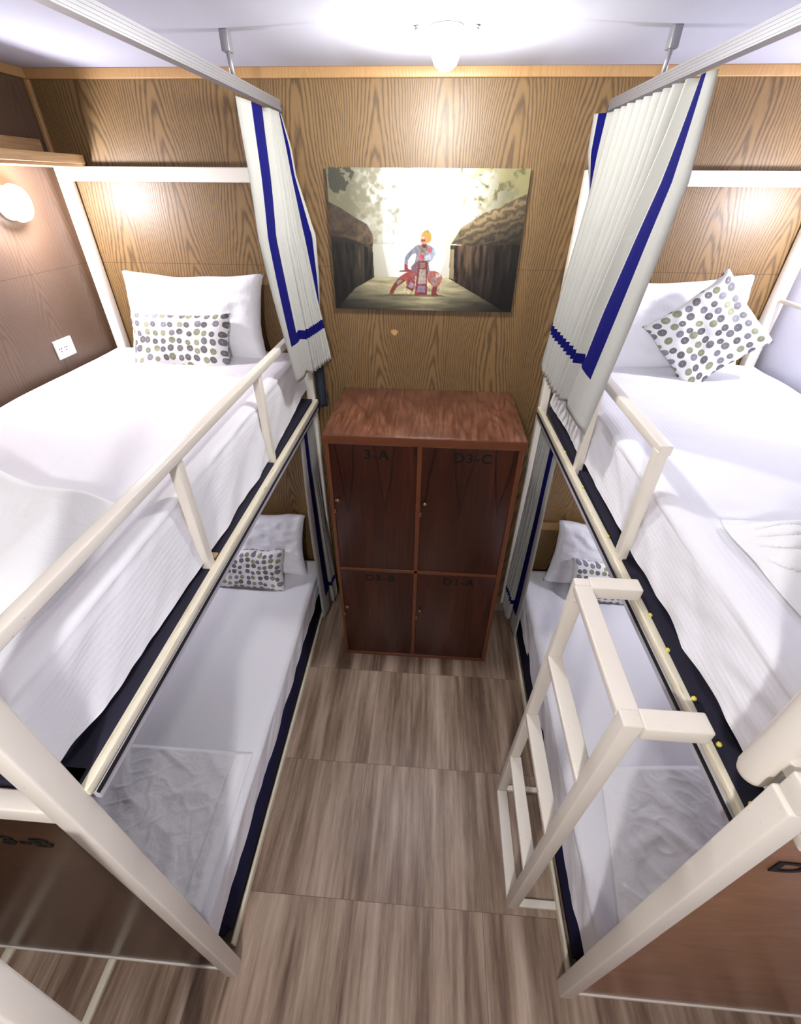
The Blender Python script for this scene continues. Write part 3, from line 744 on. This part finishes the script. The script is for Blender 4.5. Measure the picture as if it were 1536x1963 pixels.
pillow('cushion', (-1.17, 2.165, .487), (1, 0, .0), (0, .42, 1), .50, .29, .12, M['dots'], 'dotted cushion on the left lower bunk, seen past the rail', 'cushion', g2, 9.4, wr=.003)
pillow('cushion', (1.22, 2.20, .50), (1, -.02, -.06), (0, .42, 1), .50, .29, .12, M['dots'], 'dotted cushion on the right lower bunk, seen through the ladder top', 'cushion', g2, 13.2, wr=.003)

# ------------------------------------------------------------ blankets
def heap(fn, x0, x1, y0, y1, mat, label, outline=None, n=120, th=.006):
    bm = bmesh.new(); G = []
    for j in range(n + 1):
        row = []
        for i in range(n + 1):
            a, b = i / n, j / n
            x = x0 + (x1 - x0) * a; y = y0 + (y1 - y0) * b
            x, y, z = fn(x, y, a, b); row.append(bm.verts.new((x, y, z)))
        G.append(row)
    for j in range(n):
        for i in range(n): bm.faces.new((G[j][i], G[j][i + 1], G[j + 1][i + 1], G[j + 1][i]))
    o = new_obj('blanket', bm, mat, None, True)
    so = o.modifiers.new('solid', 'SOLIDIFY'); so.thickness = th; so.offset = 1
    return tag(o, label, 'blanket', 'folded white blankets')
def sm(t): t = max(0, min(1, t)); return t * t * (3 - 2 * t)
def f_ul(x, y, a, b):
    yb = 1.10 - .16 * sm((x + 1.5) / .8) + .03 * nz(x * 5, 2)
    y = .42 + (yb - .42) * b
    e = min(sm(a * 9 + .0), sm((1 - a) * 7), sm((1 - b) * 8), sm(b * 10))
    h = .055 + .03 * nz(x * 3.5, y * 3.5, 5) + .022 * (1 - sm(abs(y - .95 + .1 * x) * 6)) + .010 * abs(nz(x * 9 + y * 5, y * 6, 3))
    return x, y, 1.886 + max(0, h) * e - .004 * (1 - e)
heap(f_ul, -1.70, -.80, .42, 1.1, M['blanket'], 'thick rumpled white blanket at the foot of the left upper bunk')
def f_ur(x, y, a, b):
    # folds gathered at the aisle-side back corner, fanning out towards the foot and the wall
    px, py = .79, .965
    dx, dy = x - px, y - py
    ang = math.atan2(-dy, dx + .03); rr = math.hypot(dx, dy)
    e = min(sm(a * 8), sm((1 - a) * 8), sm(b * 8), sm((1 - b) * 7))
    ridge = 1 - math.exp(-(math.sin(ang * 11 + .9 * nz(rr * 3, ang * 1.5, 1)) / .22) ** 2)
    h = .022 + .034 * ridge * sm(rr * 7) * sm((1.9 - ang) * 3) + .014 * nz(x * 6, y * 6, 9)
    y2 = y + (.06 * nz(x * 3, 4) if b > .5 else 0) * (b - .5) * 2
    x2 = x + (1 - a) * .06 * nz(y * 6, 12)
    return x2, y2, 1.886 + max(0, h) * e - .004 * (1 - e)
heap(f_ur, .79, 1.62, .46, 1.0, M['blanket'], 'white blanket gathered in fanning folds on the right upper bunk', n=150)
def f_ll(x, y, a, b):
    e = min(sm(a * 30), sm((1 - a) * 26), sm(b * 30), sm((1 - b) * 26))
    c = abs(nz(x * 5 + y * 3, y * 5, 3)) ; c2 = abs(nz(x * 11 - y * 6, y * 12, 7))
    h = .014 + .006 * (1 - c * 4 if c < .25 else 0) + .0025 * (1 - c2 * 5 if c2 < .2 else 0) + .0015 * nz(x * 22, y * 20, 2)
    if 1 - a < .08: h += .004
    return x + .006 * nz(y * 8, 1) * a, y, .373 + h * e - .001 * (1 - e)
heap(f_ll, -1.66, -.772, .425, 1.015, M['blanket_low'], 'thin creased white blanket folded flat on the left lower bunk', n=150, th=.003)
def f_lr(x, y, a, b):
    e = min(sm(a * 26), sm((1 - a) * 30), sm(b * 30), sm((1 - b) * 26))
    c = abs(nz(x * 4 + y * 2, y * 4, 13)); c2 = abs(nz(x * 10 + y * 5, y * 11, 17))
    r = math.hypot(x - 1.02, y - .62)
    h = .014 + .006 * (1 - c * 4 if c < .25 else 0) + .0025 * (1 - c2 * 5 if c2 < .2 else 0) + .008 * math.exp(-((r - .17) / .03) ** 2) + .003 * nz(x * 22, y * 20, 2)
    return x + .10 * b * (1 - a), y + .05 * a * b, .393 + h * e - .001 * (1 - e)
heap(f_lr, .785, 1.58, .445, 1.07, M['blanket_low'], 'thin creased white blanket folded flat on the right lower bunk', n=150, th=.003)

# ------------------------------------------------------------ curtains
def curtain(rows, npl, label, ztag, side, seed=0):
    fv = ([0, .1, .2, .42, .6, .75, 1], [.1, .35, .3, .95, .45, -.2, -.3]) if ztag == 'left' else ([0, .12, .25, 1], [.8, .6, -.2, -.3]) if ztag == 'right' else ([0, 1], [-.3, -.3])
    flare = lambda v: float(np.interp(v, fv[0], fv[1]))
    """rows: (v, near point, far point, t_stripe0, t_stripe1, t_panel, amplitude); v = 0 top, 1 hem"""
    NV, per = 46, 6
    vs = [r[0] for r in rows]
    def it(v, f): return float(np.interp(v, vs, [f(r) for r in rows]))
    def iv(v, k): return Vector([it(v, lambda r, i=i: r[k][i]) for i in range(3)])
    bm = bmesh.new(); uvl = bm.loops.layers.uv.new('UVMap'); G = []; UV = []
    for jv in range(NV + 1):
        v = jv / NV; A, B = iv(v, 1), iv(v, 2); t0, t1, tp, amp = [it(v, lambda r, i=i: r[i]) for i in (3, 4, 5, 6)]
        d = (B - A); n = Vector((d.y, -d.x, 0)).normalized() * (1 if side > 0 else -1)   # towards the aisle
        if n.x * (-side) < 0: n = -n
        H = rows[0][1][2] - rows[-1][1][2]
        seq = [(0, 0, .3), (t0 * .5, .004, .15), (t0, .008, .3), (t1, .006, .4), (tp, -.006, .5)]
        seq = [(0, 0, 0.0), (t0 * .5, .005, .15), (t0, .008, .3), ((t0 + t1) / 2, .008, .35), (t1, .006, .4), (tp, -.008, .5)]
        end = .90
        tot = npl * per
        for k in range(1, tot + 1):
            t = tp + (end - tp) * k / tot
            ph = k / per * 2 * math.pi
            w = math.sin(ph)
            a = amp * (1 + .35 * nz(k / per * .9 + seed, v * 1.3))
            seq.append((t, w * a + .004 * nz(k * .7, v * 5 + seed), .5 + .8 * k / tot))
        fl = flare(v)
        seq += [(.93, amp * .3, 1.34), (.95, amp * .3 + .012 * fl, 1.36), (.975, amp * .3 + .045 * fl, 1.42), (.995, amp * .3 + .06 * fl, 1.6)]
        row, ur = [], []
        for t, off, u in seq:
            sway = .006 * nz(t * 3 + seed, v * 2.5, 2) * min(1, v * 5)
            p = A + d * t + n * (off + sway)
            if jv == NV: p.z += .006 * nz(t * 14, seed)
            row.append(bm.verts.new(p)); ur.append((u, (1 - v) * H))
        G.append(row); UV.append(ur)
    for j in range(NV):
        for i in range(len(G[0]) - 1):
            f = bm.faces.new((G[j][i], G[j][i + 1], G[j + 1][i + 1], G[j + 1][i]))
            q = (UV[j][i], UV[j][i + 1], UV[j + 1][i + 1], UV[j + 1][i])
            for l, uv in zip(f.loops, q): l[uvl].uv = uv
    me = bpy.data.meshes.new('curtain'); bm.to_mesh(me); bm.free()
    o = link_mesh('curtain', me, M['curtain'], None, True)
    so = o.modifiers.new('solid', 'SOLIDIFY'); so.thickness = .0016; so.offset = 0
    return tag(o, label, 'curtain', 'cream curtains with blue border stripes')
curtain([(0, (-.665, 1.90, 2.828), (-.665, 2.375, 2.832), .26, .52, .62, .02),
         (.40, (-.655, 1.885, 2.43), (-.628, 2.40, 2.43), .13, .32, .46, .028),
         (.80, (-.640, 1.985, 2.03), (-.565, 2.41, 2.03), .06, .24, .36, .032),
         (1, (-.632, 2.03, 1.842), (-.545, 2.41, 1.862), .05, .22, .34, .034)],
        9, 'narrow gathered curtain hanging from the track at the left upper bunk', 'left', -1, 1.0)
curtain([(0, (.655, 1.545, 2.832), (.645, 2.39, 2.832), .05, .085, .13, .020),
         (.22, (.650, 1.50, 2.61), (.64, 2.41, 2.61), .09, .18, .24, .026),
         (.6, (.625, 1.545, 2.235), (.61, 2.43, 2.235), .12, .26, .32, .029),
         (1, (.592, 1.585, 1.842), (.577, 2.44, 1.842), .15, .31, .38, .031)],
        9, 'wide pleated curtain hanging from the track at the right upper bunk', 'right', 1, 6.0)
curtain([(0, (-.672, 2.10, 1.535), (-.672, 2.40, 1.535), .16, .38, .48, .008),
         (.5, (-.690, 2.10, .78), (-.668, 2.42, .78), .22, .48, .56, .018),
         (1, (-.692, 2.13, .05), (-.650, 2.42, .05), .22, .50, .60, .022)],
        5, 'grey shaded curtain hanging beside the locker at the left lower bunk', 0, -1, 12.0)
curtain([(0, (.652, 2.03, 1.535), (.640, 2.41, 1.535), .10, .30, .38, .008),
         (.5, (.665, 2.03, .78), (.640, 2.42, .78), .14, .34, .42, .018),
         (1, (.672, 2.06, .05), (.630, 2.42, .05), .16, .38, .46, .022)],
        6, 'grey shaded curtain hanging beside the locker at the right lower bunk', 0, 1, 15.0)

def track(x, label, xr):
    e = empty('curtain_track', (x, .5, 2.85), label, 'curtain track', 'aluminium curtain tracks near the ceiling')
    s = 1 if x > 0 else -1
    bm = bmesh.new(); box(bm, x - .014, x + .014, -1.6, 2.385, 2.842, 2.874)
    for k in range(4): box(bm, x - .0152, x + .0152, -1.6, 2.38, 2.846 + k * .007, 2.849 + k * .007)
    new_obj('track_profile', bm, M['steel'], e)
    bm = bmesh.new(); lathe(bm, (x - s * .0, 2.392, 2.846), [(.006, -.016), (.014, -.015), (.014, .015), (.006, .016)], axis=(1, 0, 0), seg=20); new_obj('end_stop', bm, M['dark_metal'], e, True)
    bm = bmesh.new(); tube(bm, [(x + s * .004, 1.93, 2.874), (x + s * .018, 1.95, 2.96)], .0075); new_obj('hanger_rod', bm, M['steel'], e, True)
    O('hanger_bracket', M['steel'], e, (x + s * .018 - .013, x + s * .018 + .013, 1.935, 1.972, 2.935, 2.985), bevel=.002)
    for yy in (-.1,):
        bm = bmesh.new(); tube(bm, [(x, yy, 2.874), (x, yy, 2.985)], .0075); new_obj('hanger_rod', bm, M['steel'], e, True)
track(-.668, 'long aluminium curtain track hung under the ceiling over the left bunk', 0)
track(.655, 'long aluminium curtain track hung under the ceiling over the right bunk', 0)
def low_track(s, xn, xf, label):
    e = empty('bunk_curtain_track', (s * .66, 1.4, 1.55), label, 'curtain track', 'curtain tracks under the upper bunk rails')
    BAR('track_profile', M['light_track'], e, (s * (xn + .015), .37, 1.552), (s * (xf + .015), 2.43, 1.552), .026, .03, bevel=.002)
    BAR('track_slot', M['black'], e, (s * (xn + .0), .37, 1.566), (s * (xf + .0), 2.43, 1.566), .006, .006, bevel=0)
low_track(-1, .655, .64, 'slim curtain track fixed under the rail of the left upper bunk')
low_track(1, .650, .610, 'slim curtain track fixed under the rail of the right upper bunk')

# dark cloth hanging behind the left bunk's rear post
bm = bmesh.new(); G = []
for j in range(25):
    v = j / 24; z = 2.05 - v * .50; row = []
    for i in range(13):
        a = i / 12; row.append(bm.verts.new((-.652 + a * .062 - .01 * (1 - v) * a, 2.455 + .012 * math.sin(a * 9 + v) + .004 * nz(a * 3, v * 4), z)))
    G.append(row)
for j in range(24):
    for i in range(12): bm.faces.new((G[j][i], G[j][i + 1], G[j + 1][i + 1], G[j + 1][i]))
o = new_obj('hanging_cloth', bm, M['darkcloth'], None, True); so = o.modifiers.new('s', 'SOLIDIFY'); so.thickness = .004
tag(o, 'dark blue-grey cloth hanging behind the left bunk post beside the locker', 'cloth')
